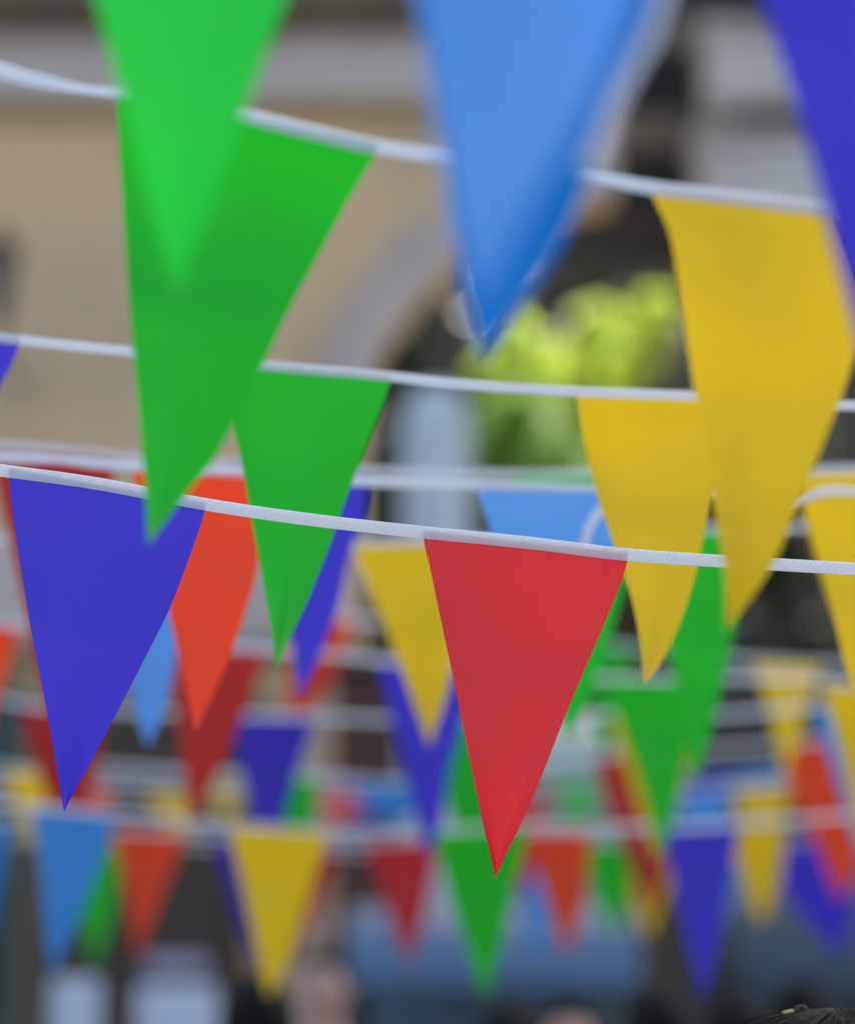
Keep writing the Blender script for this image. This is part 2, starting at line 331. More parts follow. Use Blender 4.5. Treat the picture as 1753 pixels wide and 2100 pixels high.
# M
g = garland('lowest large blurred row, sky blue, golden yellow, green and violet pennants evenly spaced', 6.4, (876, 1700))
tape(g, [(-20, 1646), (65, 1655), (230, 1668), (380, 1684), (470, 1692), (660, 1704), (860, 1706), (1080, 1694), (1330, 1698), (1500, 1692), (1600, 1684), (1753, 1672)], 6.4)
pennant(g, 'blue', [(62, 1668), (82, 1780), (92, 1900), (108, 2000)], [(238, 1682), (205, 1780), (155, 1900), (108, 2000)], 6.4)
pennant(g, 'yellow', [(470, 1702), (500, 1830), (530, 1960), (552, 2048)], [(670, 1714), (628, 1860), (588, 1980), (552, 2048)], 6.4)
pennant(g, 'green', [(888, 1714), (925, 1840), (965, 1970), (995, 2050)], [(1080, 1706), (1045, 1860), (1018, 1970), (995, 2050)], 6.4, tip=.04)
pennant(g, 'violet', [(1358, 1710), (1385, 1840), (1415, 1960), (1440, 2055)], [(1516, 1704), (1498, 1790), (1468, 1960), (1440, 2055)], 6.4)
# N
g = garland('small blurred garland behind the lowest row, with two short orange red pennants', 8.3, (876, 1712))
tape(g, [(-20, 1682), (230, 1700), (380, 1708), (660, 1722), (760, 1726), (890, 1720), (1085, 1704), (1300, 1704), (1500, 1688), (1753, 1680)], 8.3)
pennant(g, 'blue', [(-110, 1690), (-60, 1800), (-20, 1920)], [(24, 1692), (10, 1760), (-20, 1920)], 8.3)
pennant(g, 'orange', [(228, 1708), (252, 1800), (280, 1968)], [(380, 1714), (340, 1820), (280, 1968)], 8.3)
pennant(g, 'violet', [(440, 1716), (480, 1850), (530, 1990)], [(590, 1724), (570, 1850), (530, 1990)], 8.3)
pennant(g, 'red', [(750, 1732), (792, 1850), (840, 1985)], [(900, 1726), (880, 1840), (840, 1985)], 8.3)
pennant(g, 'orange', [(1080, 1712), (1115, 1830), (1162, 1965)], [(1210, 1712), (1200, 1830), (1162, 1965)], 8.3)
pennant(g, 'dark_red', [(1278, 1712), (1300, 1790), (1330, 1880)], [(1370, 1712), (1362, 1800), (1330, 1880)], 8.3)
pennant(g, 'yellow', [(1488, 1700), (1522, 1800), (1562, 1900)], [(1610, 1696), (1600, 1800), (1562, 1900)], 8.3)
pennant(g, 'orange', [(1668, 1692), (1690, 1770), (1722, 1850)], [(1790, 1690), (1770, 1770), (1722, 1850)], 8.3)
# P
g = garland('faint narrow garland seen between the two lowest rows, with short yellow pennants', 9.0, (876, 1640))
tape(g, [(-20, 1618), (300, 1622), (560, 1640), (820, 1655), (1090, 1650), (1280, 1636), (1450, 1622), (1600, 1606), (1753, 1600)], 9.0)
pennant(g, 'yellow', [(296, 1628), (330, 1680), (366, 1745)], [(400, 1632), (392, 1700), (366, 1745)], 9.0)
pennant(g, 'orange', [(640, 1630), (660, 1660), (690, 1700)], [(740, 1636), (728, 1670), (690, 1700)], 9.0)
pennant(g, 'red', [(1010, 1658), (1030, 1740), (1070, 1850)], [(1120, 1656), (1105, 1740), (1070, 1850)], 9.0)
pennant(g, 'blue', [(1380, 1634), (1410, 1730), (1440, 1820)], [(1500, 1628), (1480, 1740), (1440, 1820)], 9.0)
pennant(g, 'yellow', [(1500, 1626), (1530, 1720), (1560, 1800)], [(1620, 1616), (1600, 1720), (1560, 1800)], 9.0)
# Q
g = garland('farthest garland, dim green and mixed pennants half hidden by the lowest rows', 9.8, (876, 1735))
tape(g, [(-20, 1716), (300, 1726), (700, 1745), (1000, 1742), (1300, 1724), (1753, 1722)], 9.8)
pennant(g, 'green', [(125, 1724), (155, 1850), (195, 1985)], [(248, 1728), (235, 1860), (195, 1985)], 9.8)
pennant(g, 'red', [(560, 1740), (585, 1860), (600, 1975)], [(690, 1748), (650, 1860), (600, 1975)], 9.8)
pennant(g, 'blue', [(1030, 1750), (1065, 1860), (1105, 1965)], [(1125, 1748), (1130, 1850), (1105, 1965)], 9.8)
pennant(g, 'green', [(1195, 1734), (1215, 1820), (1255, 1930)], [(1312, 1732), (1295, 1820), (1255, 1930)], 9.8)
pennant(g, 'yellow', [(1270, 1732), (1290, 1820), (1325, 1930)], [(1385, 1730), (1370, 1820), (1325, 1930)], 9.8)
pennant(g, 'violet', [(1560, 1730), (1620, 1850), (1720, 1960)], [(1760, 1728), (1760, 1850), (1720, 1960)], 9.8, tilt=.16, tip=-.03)
pennant(g, 'blue', [(1440, 1732), (1462, 1820), (1480, 1910)], [(1528, 1732), (1512, 1820), (1480, 1910)], 9.8)

# R
g = garland('thin garland glimpsed at far distance just above the lowest row, small scattered pennants', 10.5, (876, 1610))
tape(g, [(-20, 1604), (300, 1600), (560, 1606), (900, 1625), (1100, 1612), (1300, 1590), (1500, 1586), (1753, 1560)], 10.5)
pennant(g, 'orange', [(140, 1610), (160, 1670), (185, 1730)], [(232, 1610), (215, 1670), (185, 1730)], 10.5)
pennant(g, 'yellow', [(425, 1610), (440, 1660), (455, 1700)], [(500, 1612), (480, 1670), (455, 1700)], 10.5)
pennant(g, 'violet', [(690, 1618), (715, 1660), (745, 1700)], [(800, 1624), (780, 1670), (745, 1700)], 10.5)
pennant(g, 'dark_red', [(1045, 1624), (1062, 1680), (1085, 1740)], [(1138, 1616), (1120, 1670), (1085, 1740)], 10.5)
pennant(g, 'green', [(1130, 1606), (1150, 1660), (1185, 1730)], [(1235, 1600), (1215, 1660), (1185, 1730)], 10.5)
pennant(g, 'violet', [(1400, 1594), (1425, 1640), (1450, 1690)], [(1512, 1592), (1485, 1640), (1450, 1690)], 10.5)
pennant(g, 'blue', [(1480, 1586), (1510, 1620), (1545, 1670)], [(1620, 1582), (1590, 1620), (1545, 1670)], 10.5)
# ------------------------------------------------------------ ground
bm = bmesh.new(); box(bm, -90, 90, -60, 120, -.3, 0)
pm = mat('paving', (.22, .20, .175), .8, (.16, .15, .135), 1.6, .3)
o = bmo('ground', bm, pm); o['kind'] = 'structure'
# ------------------------------------------------------------ stone building with the arch
Y0 = 22.0
plaster = mat('ochre_plaster', (.66, .45, .25), .9, (.49, .36, .225), .8, .25)
stone = mat('grey_stone', (.52, .455, .41), .85, (.44, .39, .36), 1.4, .3)
brown = mat('dark_eave_stone', (.15, .115, .075), .9, (.10, .085, .06), 2)
ochre = mat('ochre_moulding', (.34, .26, .13), .9, None, 2)
rear_m = mat('weathered_brown_stone', (.055, .054, .047), .9, (.042, .043, .038), .9, .4)
bld = thing('arched_building', 'large ochre plastered building with grey stone cornice and tall archway behind the bunting', 'building', (at(300, 1000, Y0).x, Y0, 0))
TOP = 27.0  # front carried high out of view so that it shades the bunting
arch = [(730, 2150), (728, 1400), (735, 1050), (742, 850), (762, 745), (800, 672), (862, 590), (940, 520), (1040, 455), (1150, 412), (1262, 392)]
pts = [at(x, y, Y0) for x, y in arch]; pts[0].z = 0
poly = [Vector((-16, Y0, 0))] + pts + [Vector((pts[-1].x, Y0, TOP)), Vector((-16, Y0, TOP))]
bm = bmesh.new()
vs_ = [bm.verts.new(p) for p in poly]; f = bm.faces.new(vs_)
r = bmesh.ops.extrude_face_region(bm, geom=[f])
for v in r['geom']:
    if isinstance(v, bmesh.types.BMVert): v.co.y += .55
bmesh.ops.triangulate(bm, faces=bm.faces[:])
w0 = bmo('wall', bm, plaster, bld); w0.data.materials.append(rear_m)
for f in w0.data.polygons:
    if f.center.y > Y0 + .5: f.material_index = 1  # unseen back face darkened to cut warm bounce onto the balconies
# archivolt: a moulded band that follows the arch and stands proud of the wall
bm = bmesh.new(); prev = None
for i in range(61):
    t = i / 60
    c = catmull(arch[3:], t); n = (catmull(arch[3:], min(t + .01, 1)) - catmull(arch[3:], max(t - .01, 0))).normalized()
    nn = Vector((n.y, -n.x)) * 1.0
    if nn.x > 0: nn = -nn
    if nn.y > 0 and t > .3: nn = -nn
    nn = Vector((n.y, -n.x))
    a = c; b = c + nn * 100
    if b.x > 1258: b.x = 1258
    A = at(a.x, a.y, Y0); B = at(b.x, b.y, Y0)
    ring = []
    for k, d in ((0, .18), (0, -.10), (.3, -.10), (.34, -.05), (.8, -.05), (.84, -.13), (1, -.13), (1, .01)):
        p = A.lerp(B, k); ring.append(bm.verts.new((p.x, Y0 + d, p.z)))
    if prev:
        for k in range(7): bm.faces.new((prev[k], prev[k + 1], ring[k + 1], ring[k]))
    prev = ring
bmo('archivolt', bm, stone, bld)
def course(name, y0, y1, mt, dep, xr=1258):
    bm = bmesh.new(); a = at(0, y1, Y0 - dep); b = at(xr, y0, Y0 - dep)
    box(bm, -16, b.x, Y0 - dep, Y0 + .003, a.z, b.z, min(.03, dep / 3)); return bmo(name, bm, mt, bld)
course('frieze', 1092, 1322, stone, .12, 722); course('moulding', 1325, 1345, brown, .16, 722)
course('frieze', 58, 200, stone, .16); course('moulding', 203, 236, ochre, .10)
course('cornice', -120, 20, brown, .45); course('moulding', 22, 54, brown, .28)
# ground floor of the same front
dkgreen = mat('dark_green_paint', (.035, .062, .055), .5, None, 3); dkbrown = mat('dark_brown_wood', (.075, .05, .032), .6, (.055, .036, .025), 6)
a = at(0, 1400, Y0)
bm = bmesh.new(); x1 = at(88, 0, Y0).x
box(bm, at(-700, 0, Y0).x, x1, Y0 - .12, Y0 + .002, 0, a.z, .02)
for k in range(5):
    xx = at(-600 + k * 140, 0, Y0).x; box(bm, xx, xx + .34, Y0 - .15, Y0 - .121, .5, a.z - .6, .01)
bmo('shopfront', bm, dkgreen, bld)
bm = bmesh.new(); b0 = at(112, 0, Y0).x; b1 = at(520, 0, Y0).x; zt = at(0, 1480, Y0).z
box(bm, b0, b1, Y0 - .1, Y0 + .002, 0, zt, .02)
for k in range(2):
    xa = b0 + .08 + k * (b1 - b0) / 2; box(bm, xa, xa + (b1 - b0) / 2 - .16, Y0 - .13, Y0 - .101, .3, 1.7, .01); box(bm, xa, xa + (b1 - b0) / 2 - .16, Y0 - .13, Y0 - .101, 1.9, zt - .3, .01)
bmo('door', bm, dkbrown, bld)
bm = bmesh.new(); pbox(bm, 95, 1420, 540, 1477, Y0 - .14, .14, .02); bmo('lintel', bm, brown, bld)
# lantern at the left edge
black = mat('black_metal', (.018, .020, .022), .6, None, 5, spec=.2)
glass = mat('lantern_glass', (.035, .045, .05), .25, None, 5)
p = at(0, 590, 20.6)
ln = thing('wall_lantern', 'dark metal lantern on a bracket at the left edge of the ochre wall', 'lantern', (p.x, 20.6, p.z - .3))
bm = bmesh.new()
for zz, rr in ((-.32, .04), (-.28, .07), (.22, .125), (.25, .15)): pass
r = bmesh.ops.create_cone(bm, cap_ends=True, segments=6, radius1=.075, radius2=.125, depth=.5, matrix=Matrix.Translation(p))
bmo('pane', bm, glass, ln)
bm = bmesh.new(); bmesh.ops.create_cone(bm, cap_ends=True, segments=6, radius1=.17, radius2=.02, depth=.16, matrix=Matrix.Translation(p + Vector((0, 0, .33)))); tube(bm, [p + Vector((0, 0, .4)), p + Vector((0, 0, .5))], .02); bmo('hood', bm, black, ln)
bm = bmesh.new(); tube(bm, [p + Vector((0, 0, -.25)), p + Vector((0, .1, -.42)), p + Vector((0, .8, -.5)), p + Vector((0, 1.42, -.35))], .022); bmo('bracket', bm, black, ln)

# ------------------------------------------------------------ darker rear building right of the wall corner
Y1 = 24.8
band_m = mat('sandstone_band', (.21, .18, .135), .9, (.16, .14, .105), 1.5, .3)
pale_m = mat('pale_limestone', (.60, .59, .58), .85, (.46, .455, .44), 1.5, .2)
dark_m = mat('dark_window_glass', (.035, .035, .032), .7, None, 3)
rear = thing('stone_building', 'dark weathered stone building with pale balconies beyond the archway corner', 'building', (at(1700, 0, Y1).x, Y1, 0))
bm = bmesh.new(); a = at(1100, 548, Y1); box(bm, a.x, a.x + 14, Y1, Y1 + .5, a.z, 28); bmo('wall', bm, rear_m, rear)  # top also raised out of view to keep sun off the bunting
bm = bmesh.new(); xx = at(1690, 0, Y1).x; box(bm, xx, xx + 10, Y1 + .05, Y1 + .45, 0, a.z - .003); bmo('pier', bm, rear_m, rear)  # added to block a patch of sun on the stalls
for y0, y1, x0, x1 in ((35, 95, 1240, 1480), (228, 300, 1240, 1470), (420, 462, 1265, 1480)):
    bm = bmesh.new(); pbox(bm, x0, y0, x1, y1, Y1 - .22, .223, .03); bmo('string_course', bm, band_m if y0 < 300 else mat('worn_band', (.06, .052, .045), .9), rear)  # lowest course has a darker colour
for y0, y1 in ((110, 215), (312, 392)):
    bm = bmesh.new(); pbox(bm, 1262, y0, 1452, y1, Y1 - .06, .063, .01); w_ = bmo('window', bm, dkgreen if False else dark_m, rear)
    bm = bmesh.new(); pbox(bm, 1340, y0, 1352, y1, Y1 - .09, .028); bmo('mullion', bm, black, w_)
def balcony(x0, y0, x1, y1, cut):
    bm = bmesh.new(); yb = Y1 - .95
    a = at(x0, y1, yb); b = at(x1, y0, yb)
    box(bm, a.x, b.x, yb, Y1 + .003, a.z, b.z, .09)
    o = bmo('balcony', bm, pale_m, rear, False)
    bm = bmesh.new(); box(bm, a.x - .06, b.x + .06, yb - .06, Y1 + .002, b.z + .003, b.z + .09, .03); bmo('rail', bm, pale_m, o)
    bm = bmesh.new(); pbox(bm, x0 + cut, y1 + 2, x1, y1 + 30, yb + .2, .7, .04); bmo('corbel', bm, brown, o)
balcony(1455, 68, 1760, 205, 60); balcony(1440, 285, 1820, 435, 60)

# ------------------------------------------------------------ pale pillar in the archway
pp = at(893, 0, 19.5)
pil = thing('stone_pillar', 'pale grey rounded pillar standing in the archway before the trees', 'pillar', (pp.x, 19.5, 0))
zt = at(893, 790, 19.5).z; r0 = .225
prof = [(r0 + .16, 0), (r0 + .16, .3), (r0 + .05, .36), (r0 + .03, .6), (r0, 1.2), (r0, zt - .55), (r0 + .0, zt - .30), (r0 * .9, zt - .16), (r0 * .62, zt - .05), (.02, zt)]
bm = bmesh.new(); prev = None
for rr, z in prof:
    ring = [bm.verts.new((pp.x + rr * math.cos(k * math.pi / 12), 19.5 + rr * math.sin(k * math.pi / 12), z)) for k in range(24)]
    if prev:
        for k in range(24): bm.faces.new((prev[k], prev[(k + 1) % 24], ring[(k + 1) % 24], ring[k]))
    prev = ring
bmo('shaft', bm, mat('pale_blue_grey_stone', (.50, .56, .60), .7, (.42, .47, .5), 3), pil, True)

# ------------------------------------------------------------ trees
def leafm(name, c, c2, tr):
    m = cloth(name, c, tr, .5); return m
def tree(label, base, crowns, n, size, lm, seed, trunk_r=.2, group=None):
    rnd = random.Random(seed)
    t = thing('leafy_tree', label, 'tree', base, group)
    bm = bmesh.new(); b = Vector(base); top = Vector(crowns[0][0])
    mid = b.lerp(top, .55) + Vector((.15, .05, 0))
    tube(bm, [b, b.lerp(mid, .5), mid, top], [trunk_r, trunk_r * .8, trunk_r * .6, trunk_r * .2], 10)
    for c, rad in crowns:
        for k in range(4):
            e = Vector(c) + Vector((rnd.uniform(-.7, .7) * rad[0], rnd.uniform(-.7, .7) * rad[1], rnd.uniform(-.5, .6) * rad[2]))
            tube(bm, [mid, mid.lerp(e, .5) + Vector((0, 0, .1)), e], [trunk_r * .4, trunk_r * .22, .012], 6)
    bmo('trunk', bm, mat('bark', (.09, .07, .05), .9, None, 8, .5), t, True)
    verts, faces = [], []
    for c, rad in crowns:
        cl = [(Vector((rnd.gauss(0, .55), rnd.gauss(0, .55), rnd.gauss(0, .55)))) for _ in range(14)]
        for k in range(n):
            q = rnd.choice(cl); p = q + Vector((rnd.gauss(0, .22), rnd.gauss(0, .22), rnd.gauss(0, .22)))
            if p.length > 1.05: p *= 1.05 / p.length * rnd.uniform(.8, 1)
            p = Vector(c) + Vector((p.x * rad[0], p.y * rad[1], p.z * rad[2]))
            a = Vector((rnd.gauss(0, 1), rnd.gauss(0, 1), rnd.gauss(0, 1))).normalized(); bb = a.orthogonal().normalized()
            s = size * rnd.uniform(.6, 1.3); i = len(verts)
            verts += [p - a * s, p + bb * s * .45, p + a * s, p - bb * s * .45]; faces.append((i, i + 1, i + 2, i + 3))
    me = bpy.data.meshes.new('crown'); me.from_pydata(verts, [], faces); link('crown', me, lm, t, False)
    return t
bright = leafm('sunlit_yellow_green_leaf', (.62, .78, .10), None, .52)
midg = leafm('mid_green_leaf', (.22, .42, .07), None, .5)
darkg = leafm('dark_evergreen_leaf', (.035, .055, .028), None, .1)
def cr(px, py, Y, rx, ry, rz=None): k = Y / FP; return (at(px, py, Y), (rx * k, (rz or rx) * k, ry * k))
tree('bright yellow green sunlit tree seen through the archway', (at(1120, 0, 31).x, 31, 0), [cr(1180, 760, 31, 75, 60), cr(1250, 690, 31, 70, 60), cr(1215, 650, 31, 40, 34), cr(1345, 640, 31, 42, 38), cr(1320, 725, 31, 38, 46), cr(1065, 690, 31, 48, 44), cr(1010, 755, 31, 38, 34), cr(1095, 780, 31, 50, 34), cr(1255, 800, 31, 70, 46), cr(1130, 870, 31, 50, 50), cr(1215, 900, 31, 60, 60)], 210, .105, bright, 3)
tree('greener shaded tree lower left of the bright yellow green tree', (at(1000, 0, 29).x, 29, 0), [cr(1060, 900, 29, 120, 95), cr(1150, 1000, 29, 160, 90)], 1900, .09, midg, 5)
tree('small green treetop at the right edge below the yellow pennant', (at(1780, 0, 30).x, 30, 0), [cr(1745, 885, 30, 50, 60)], 1500, .08, midg, 6)
for i, (px, py, Y, rx, ry, lb) in enumerate(((800, 1000, 40, 330, 560, 'tall dark evergreen behind the pillar in the archway'), (1300, 850, 42, 420, 620, 'widest dark evergreen behind the bright yellow green tree'), (1780, 900, 41, 330, 600, 'dark evergreen behind the right edge of the archway'))):
    tree(lb, (at(px, 0, Y).x, Y, 0), [cr(px, py, Y, rx, ry, rx)], 9000, .16, darkg, 20 + i, .35, 'dark evergreens beyond the archway')
far = thing('distant_building', 'dim grey green building closing the view behind the evergreens', 'building', (0, 50, 0))
bm = bmesh.new(); box(bm, -16, 22, 50, 56, 0, 16); bmo('wall', bm, mat('dim_plaster', (.075, .078, .07), .9, (.05, .055, .05), .6), far)
for i in range(5):
    for j in range(4):
        bm = bmesh.new(); box(bm, -3 + i * 2.6, -1.9 + i * 2.6, 49.93, 50.01, 1.5 + j * 3.6, 3.5 + j * 3.6); bmo('window', bm, dark_m, far)

# ------------------------------------------------------------ stalls between the crowd and the building
def part(name, parent, m, *b, bev=.02):
    bm = bmesh.new()
    for q in b: pbox(bm, *q, bev)
    return bmo(name, bm, m, parent)
# reddish brown hut
hx = at(760, 0, 20.0).x
hut = thing('market_hut', 'reddish brown wooden market hut left of the archway opening', 'hut', (hx, 20.0, 0))
a = at(690, 0, 20); b = at(960, 0, 20); zt = at(0, 1370, 20).z
bm = bmesh.new(); box(bm, a.x, b.x, 20, 21.6, 0, zt, .02); bmo('wall', bm, mat('red_brown_boards', (.13, .06, .045), .8, (.095, .045, .036), 7), hut)
bm = bmesh.new(); box(bm, a.x - .1, b.x + .1, 19.8, 21.7, zt + .003, zt + .12, .02); bmo('roof', bm, brown, hut)
bm = bmesh.new(); box(bm, a.x + .1, b.x - .1, 19.94, 20.003, 1.0, zt - 1.7, .01); bmo('hatch', bm, dkbrown, hut)
# beige post
px_ = at(650, 0, 19.2)
post = thing('stone_post', 'slim beige stone post left of the reddish brown hut', 'post', (px_.x, 19.2, 0))
zt = at(0, 1440, 19.2).z
bm = bmesh.new(); box(bm, px_.x - .09, px_.x + .09, 19.1, 19.3, 0, zt, .02); box(bm, px_.x - .13, px_.x + .13, 19.06, 19.34, 0, .3, .02); box(bm, px_.x - .12, px_.x + .12, 19.07, 19.33, zt - .003, zt + .12, .03)
bmo('shaft', bm, mat('beige_stone', (.42, .35, .26), .85), post)
# blue awning stall
def stall(label, x0, x1, ytop, Y, mt, drop, dep=1.6, frame=None, wall=None):
    a = at(x0, 0, Y); b = at(x1, 0, Y); zt = at(0, ytop, Y).z; zb = zt - drop
    t = thing('market_stall', label, 'stall', ((a.x + b.x) / 2, Y, 0), 'covered stalls in front of the building')
    bm = bmesh.new(); N = 24; prev = None
    for i in range(N + 1):
        x = a.x + (b.x - a.x) * i / N; sc = .03 * math.sin(i * math.pi)
        ring = [bm.verts.new((x, Y, zb - .06 * abs(math.sin(i * 1.3)))), bm.verts.new((x, Y, zb + .12)), bm.verts.new((x, Y + dep * .5, zt - .02 * math.sin(i * .9))), bm.verts.new((x, Y + dep, zb + .15))]
        if prev:
            for k in range(3): bm.faces.new((prev[k], prev[k + 1], ring[k + 1], ring[k]))
        prev = ring
    bmo('canopy', bm, mt, t, True)
    for xx in (a.x + .05, b.x - .05):
        for yy in (Y + .05, Y + dep - .05):
            bm = bmesh.new(); tube(bm, [(xx, yy, 0), (xx, yy, zb + .1)], .022, 8); bmo('pole', bm, frame or black, t)
    bm = bmesh.new(); box(bm, a.x + .1, b.x - .1, Y + .2, Y + dep - .3, 0, .9, .02); bmo('counter', bm, wall or dkbrown, t)
    if wall:
        bm = bmesh.new(); box(bm, a.x + .08, b.x - .08, Y + dep - .12, Y + dep - .08, .9, zb + .05, .01); bmo('back_panel', bm, wall, t)
    return t
bluec = cloth('slate_blue_tarpaulin', (.10, .17, .27), .15, .6)
bluew = mat('slate_blue_panel', (.09, .14, .20), .7, (.07, .11, .16), 1.5)
stall('slate blue tarpaulin stall, widest one behind the heads in the middle', 720, 1290, 1835, 15.5, bluec, .42, 1.8, None, bluew)
stall('dark slate stall at the right behind the lowest violet pennant', 1480, 1900, 1760, 16.5, cloth('dark_slate_tarpaulin', (.045, .065, .085), .1, .6), .7, 1.8, None, mat('dark_slate_panel', (.04, .06, .07), .7))
stall('pale green stall canopy right of the crimson pennant point', 1080, 1300, 1440, 17.8, cloth('pale_green_canopy', (.33, .42, .36), .2, .6), .5, 1.5, None, mat('pale_green_panel', (.26, .34, .29), .7))
# white boards
def board(label, x0, y0, x1, y1, Y, extra=None):
    a = at(x0, y1, Y); b = at(x1, y0, Y)
    t = thing('notice_board', label, 'board', ((a.x + b.x) / 2, Y, 0), 'white boards on legs')
    wm = bpy.data.materials.get('white_board') or mat('white_board', (.56, .60, .68), .6, (.50, .54, .61), 4)
    bm = bmesh.new(); box(bm, a.x, b.x, Y, Y + .04, a.z, b.z, .015); bmo('panel', bm, wm, t)
    if extra:
        c = at(extra[0], extra[3], Y); d = at(extra[2], extra[1], Y)
        bm = bmesh.new(); box(bm, c.x, d.x, Y + .003, Y + .043, c.z, d.z, .01); bmo('header', bm, mat('lilac_grey_board', (.36, .34, .42), .6), t)
    for xx in (a.x + .03, b.x - .03):
        bm = bmesh.new(); tube(bm, [(xx, Y + .062, 0), (xx, Y + .062, b.z - .02)], .018, 8); bmo('leg', bm, black, t)
board('white board on legs nearer the left frame edge', 100, 2008, 205, 2230, 13.0)
board('wider white board with lilac header below the orange red pennant', 275, 2022, 445, 2240, 13.4, (300, 1962, 425, 2000))
kp = at(660, 0, 13.0)
par = thing('beige_sack', 'beige cloth bundle hanging behind the crowd below the golden yellow pennant', 'bundle', (kp.x, 13.0, 0))
bpy.data.objects.remove(par)

# ------------------------------------------------------------ people
skin_m = mat('skin', (.50, .30, .22), .5, (.46, .27, .20), 12)
hairm = mat('black_brown_hair', (.0075, .0075, .007), .7, (.011, .011, .010), 60, .2, spec=.08)
def skinned(name, chains, m, parent, sub=2):
    """chains: list of (points, radii, index of the vertex it starts from or None)"""
    me = bpy.data.meshes.new(name); V, E, Rr = [], [], []
    for ptsx, rs, start in chains:
        last = start
        for p, r in zip(ptsx, rs):
            V.append(p); Rr.append(r)
            if last is not None: E.append((last, len(V) - 1))
            last = len(V) - 1
    me.from_pydata(V, E, []); o = bpy.data.objects.new(name, me); COL.objects.link(o)
    sk = o.modifiers.new('skin', 'SKIN'); sk.use_smooth_shade = True
    lay = me.skin_vertices[0].data
    for i, r in enumerate(Rr): lay[i].radius = (r, r); lay[i].use_root = (i == 0)
    ss = o.modifiers.new('sub', 'SUBSURF'); ss.levels = sub; ss.render_levels = sub
    me.materials.append(m); o.parent = parent
    return o
def person(label, x, Y, height, rz, shirt, trousers, hairc=None, strands=0, clip=False, longhair=True, seed=1, vol=1):
    rnd = random.Random(seed); k = height / 1.72
    t = thing('person', label, 'person', (x, Y, 0), 'people in the crowd'); t.rotation_euler = (0, 0, rz); t.scale = (k, k, k)
    # body: pelvis root, spine, neck, then arms with hands and fingers, legs with feet  (faces +y in own space)
    ch = []
    ch.append(([(0, 0, .94), (0, 0, 1.05), (0, .01, 1.20), (0, .0, 1.34), (0, -.01, 1.43), (0, 0, 1.50), (0, .01, 1.56)], [.13, .12, .135, .135, .075, .052, .055], None))   # 0..6
    n = 7
    for s in (-1, 1):
        ch.append(([(s * .10, 0, 1.40), (s * .185, 0, 1.385), (s * .22, -.01, 1.13), (s * .24, .03, .90), (s * .245, .045, .83)], [.06, .055, .042, .03, .024], 3)); w0 = n + 4; n += 5
        for q in range(4):
            dx = (q - 1.5) * .018
            ch.append(([(s * .245, .045 + dx, .80), (s * .243, .05 + dx * 1.1, .765 - .004 * (q % 2)), (s * .235, .05 + dx * 1.1, .735 - .006 * (q in (1, 2)))], [.010, .009, .007], w0)); n += 3
        ch.append(([(s * .235, .078, .80), (s * .228, .088, .775)], [.010, .008], w0)); n += 2
        ch.append(([(s * .09, 0, .88), (s * .10, .01, .50), (s * .10, -.01, .12), (s * .10, .02, .05), (s * .105, .13, .035)], [.085, .058, .038, .036, .028], 0)); n += 5
    skinned('body', ch, skin_m, t)
    # clothes
    ch = [([(0, 0, .93), (0, 0, 1.05), (0, .01, 1.20), (0, 0, 1.34), (0, -.01, 1.42)], [.155, .140, .150, .148, .078], None)]
    for s in (-1, 1): ch.append(([(s * .10, 0, 1.395), (s * .188, 0, 1.38), (s * .215, -.008, 1.20), (s * .235, .02, .97)], [.075, .068, .056, .042], 3))
    skinned('shirt', ch, shirt, t)
    ch = [([(0, 0, .96), (0, 0, .90)], [.140, .125], None)]
    for s in (-1, 1): ch.append(([(s * .09, 0, .84), (s * .10, .01, .50), (s * .10, -.01, .10)], [.098, .072, .055], 1))
    skinned('trousers', ch, trousers, t)
    # head, one shaped surface joined to the neck
    bm = bmesh.new(); bmesh.ops.create_icosphere(bm, subdivisions=4, radius=1)
    for v in bm.verts:
        c = v.co; x_, y_, z_ = c.x * .076, c.y * .094, c.z * .115
        if z_ < 0: x_ *= 1 - .28 * (-c.z) ** 1.5; y_ *= 1 - .10 * (-c.z); y_ += .012 * (-c.z)
        if c.y > .2:
            nx = math.exp(-((x_ / .013) ** 2)); y_ += .022 * nx * math.exp(-(((z_ + .018) / .018) ** 2)) + .008 * nx * math.exp(-(((z_ - .005) / .02) ** 2))
            for s in (-1, 1): y_ -= .009 * math.exp(-(((x_ - s * .031) / .016) ** 2) - ((z_ - .008) / .012) ** 2)
            y_ += .006 * math.exp(-((x_ / .024) ** 2) - ((z_ + .05) / .007) ** 2); y_ -= .004 * math.exp(-((x_ / .024) ** 2) - ((z_ + .056) / .003) ** 2)
        v.co = Vector((x_, y_ + .015, z_ + 1.605))
    for s in (-1, 1):
        r_ = bmesh.ops.create_icosphere(bm, subdivisions=2, radius=1)
        for v in r_['verts']: v.co = Vector((s * .078 + v.co.x * .008, .005 + v.co.y * .017, 1.60 + v.co.z * .030))
    hd = bmo('head', bm, skin_m, None, True); hd.parent = t
    for s in (-1, 1):
        bm = bmesh.new(); bmesh.ops.create_uvsphere(bm, u_segments=12, v_segments=8, radius=.0115, matrix=Matrix.Translation((s * .031, .0935, 1.613))); e = bmo('eye', bm, bpy.data.materials.get('eye') or mat('eye', (.25, .2, .18), .15), None, True); e.parent = hd
    # hair
    bm = bmesh.new(); bmesh.ops.create_icosphere(bm, subdivisions=4, radius=1)
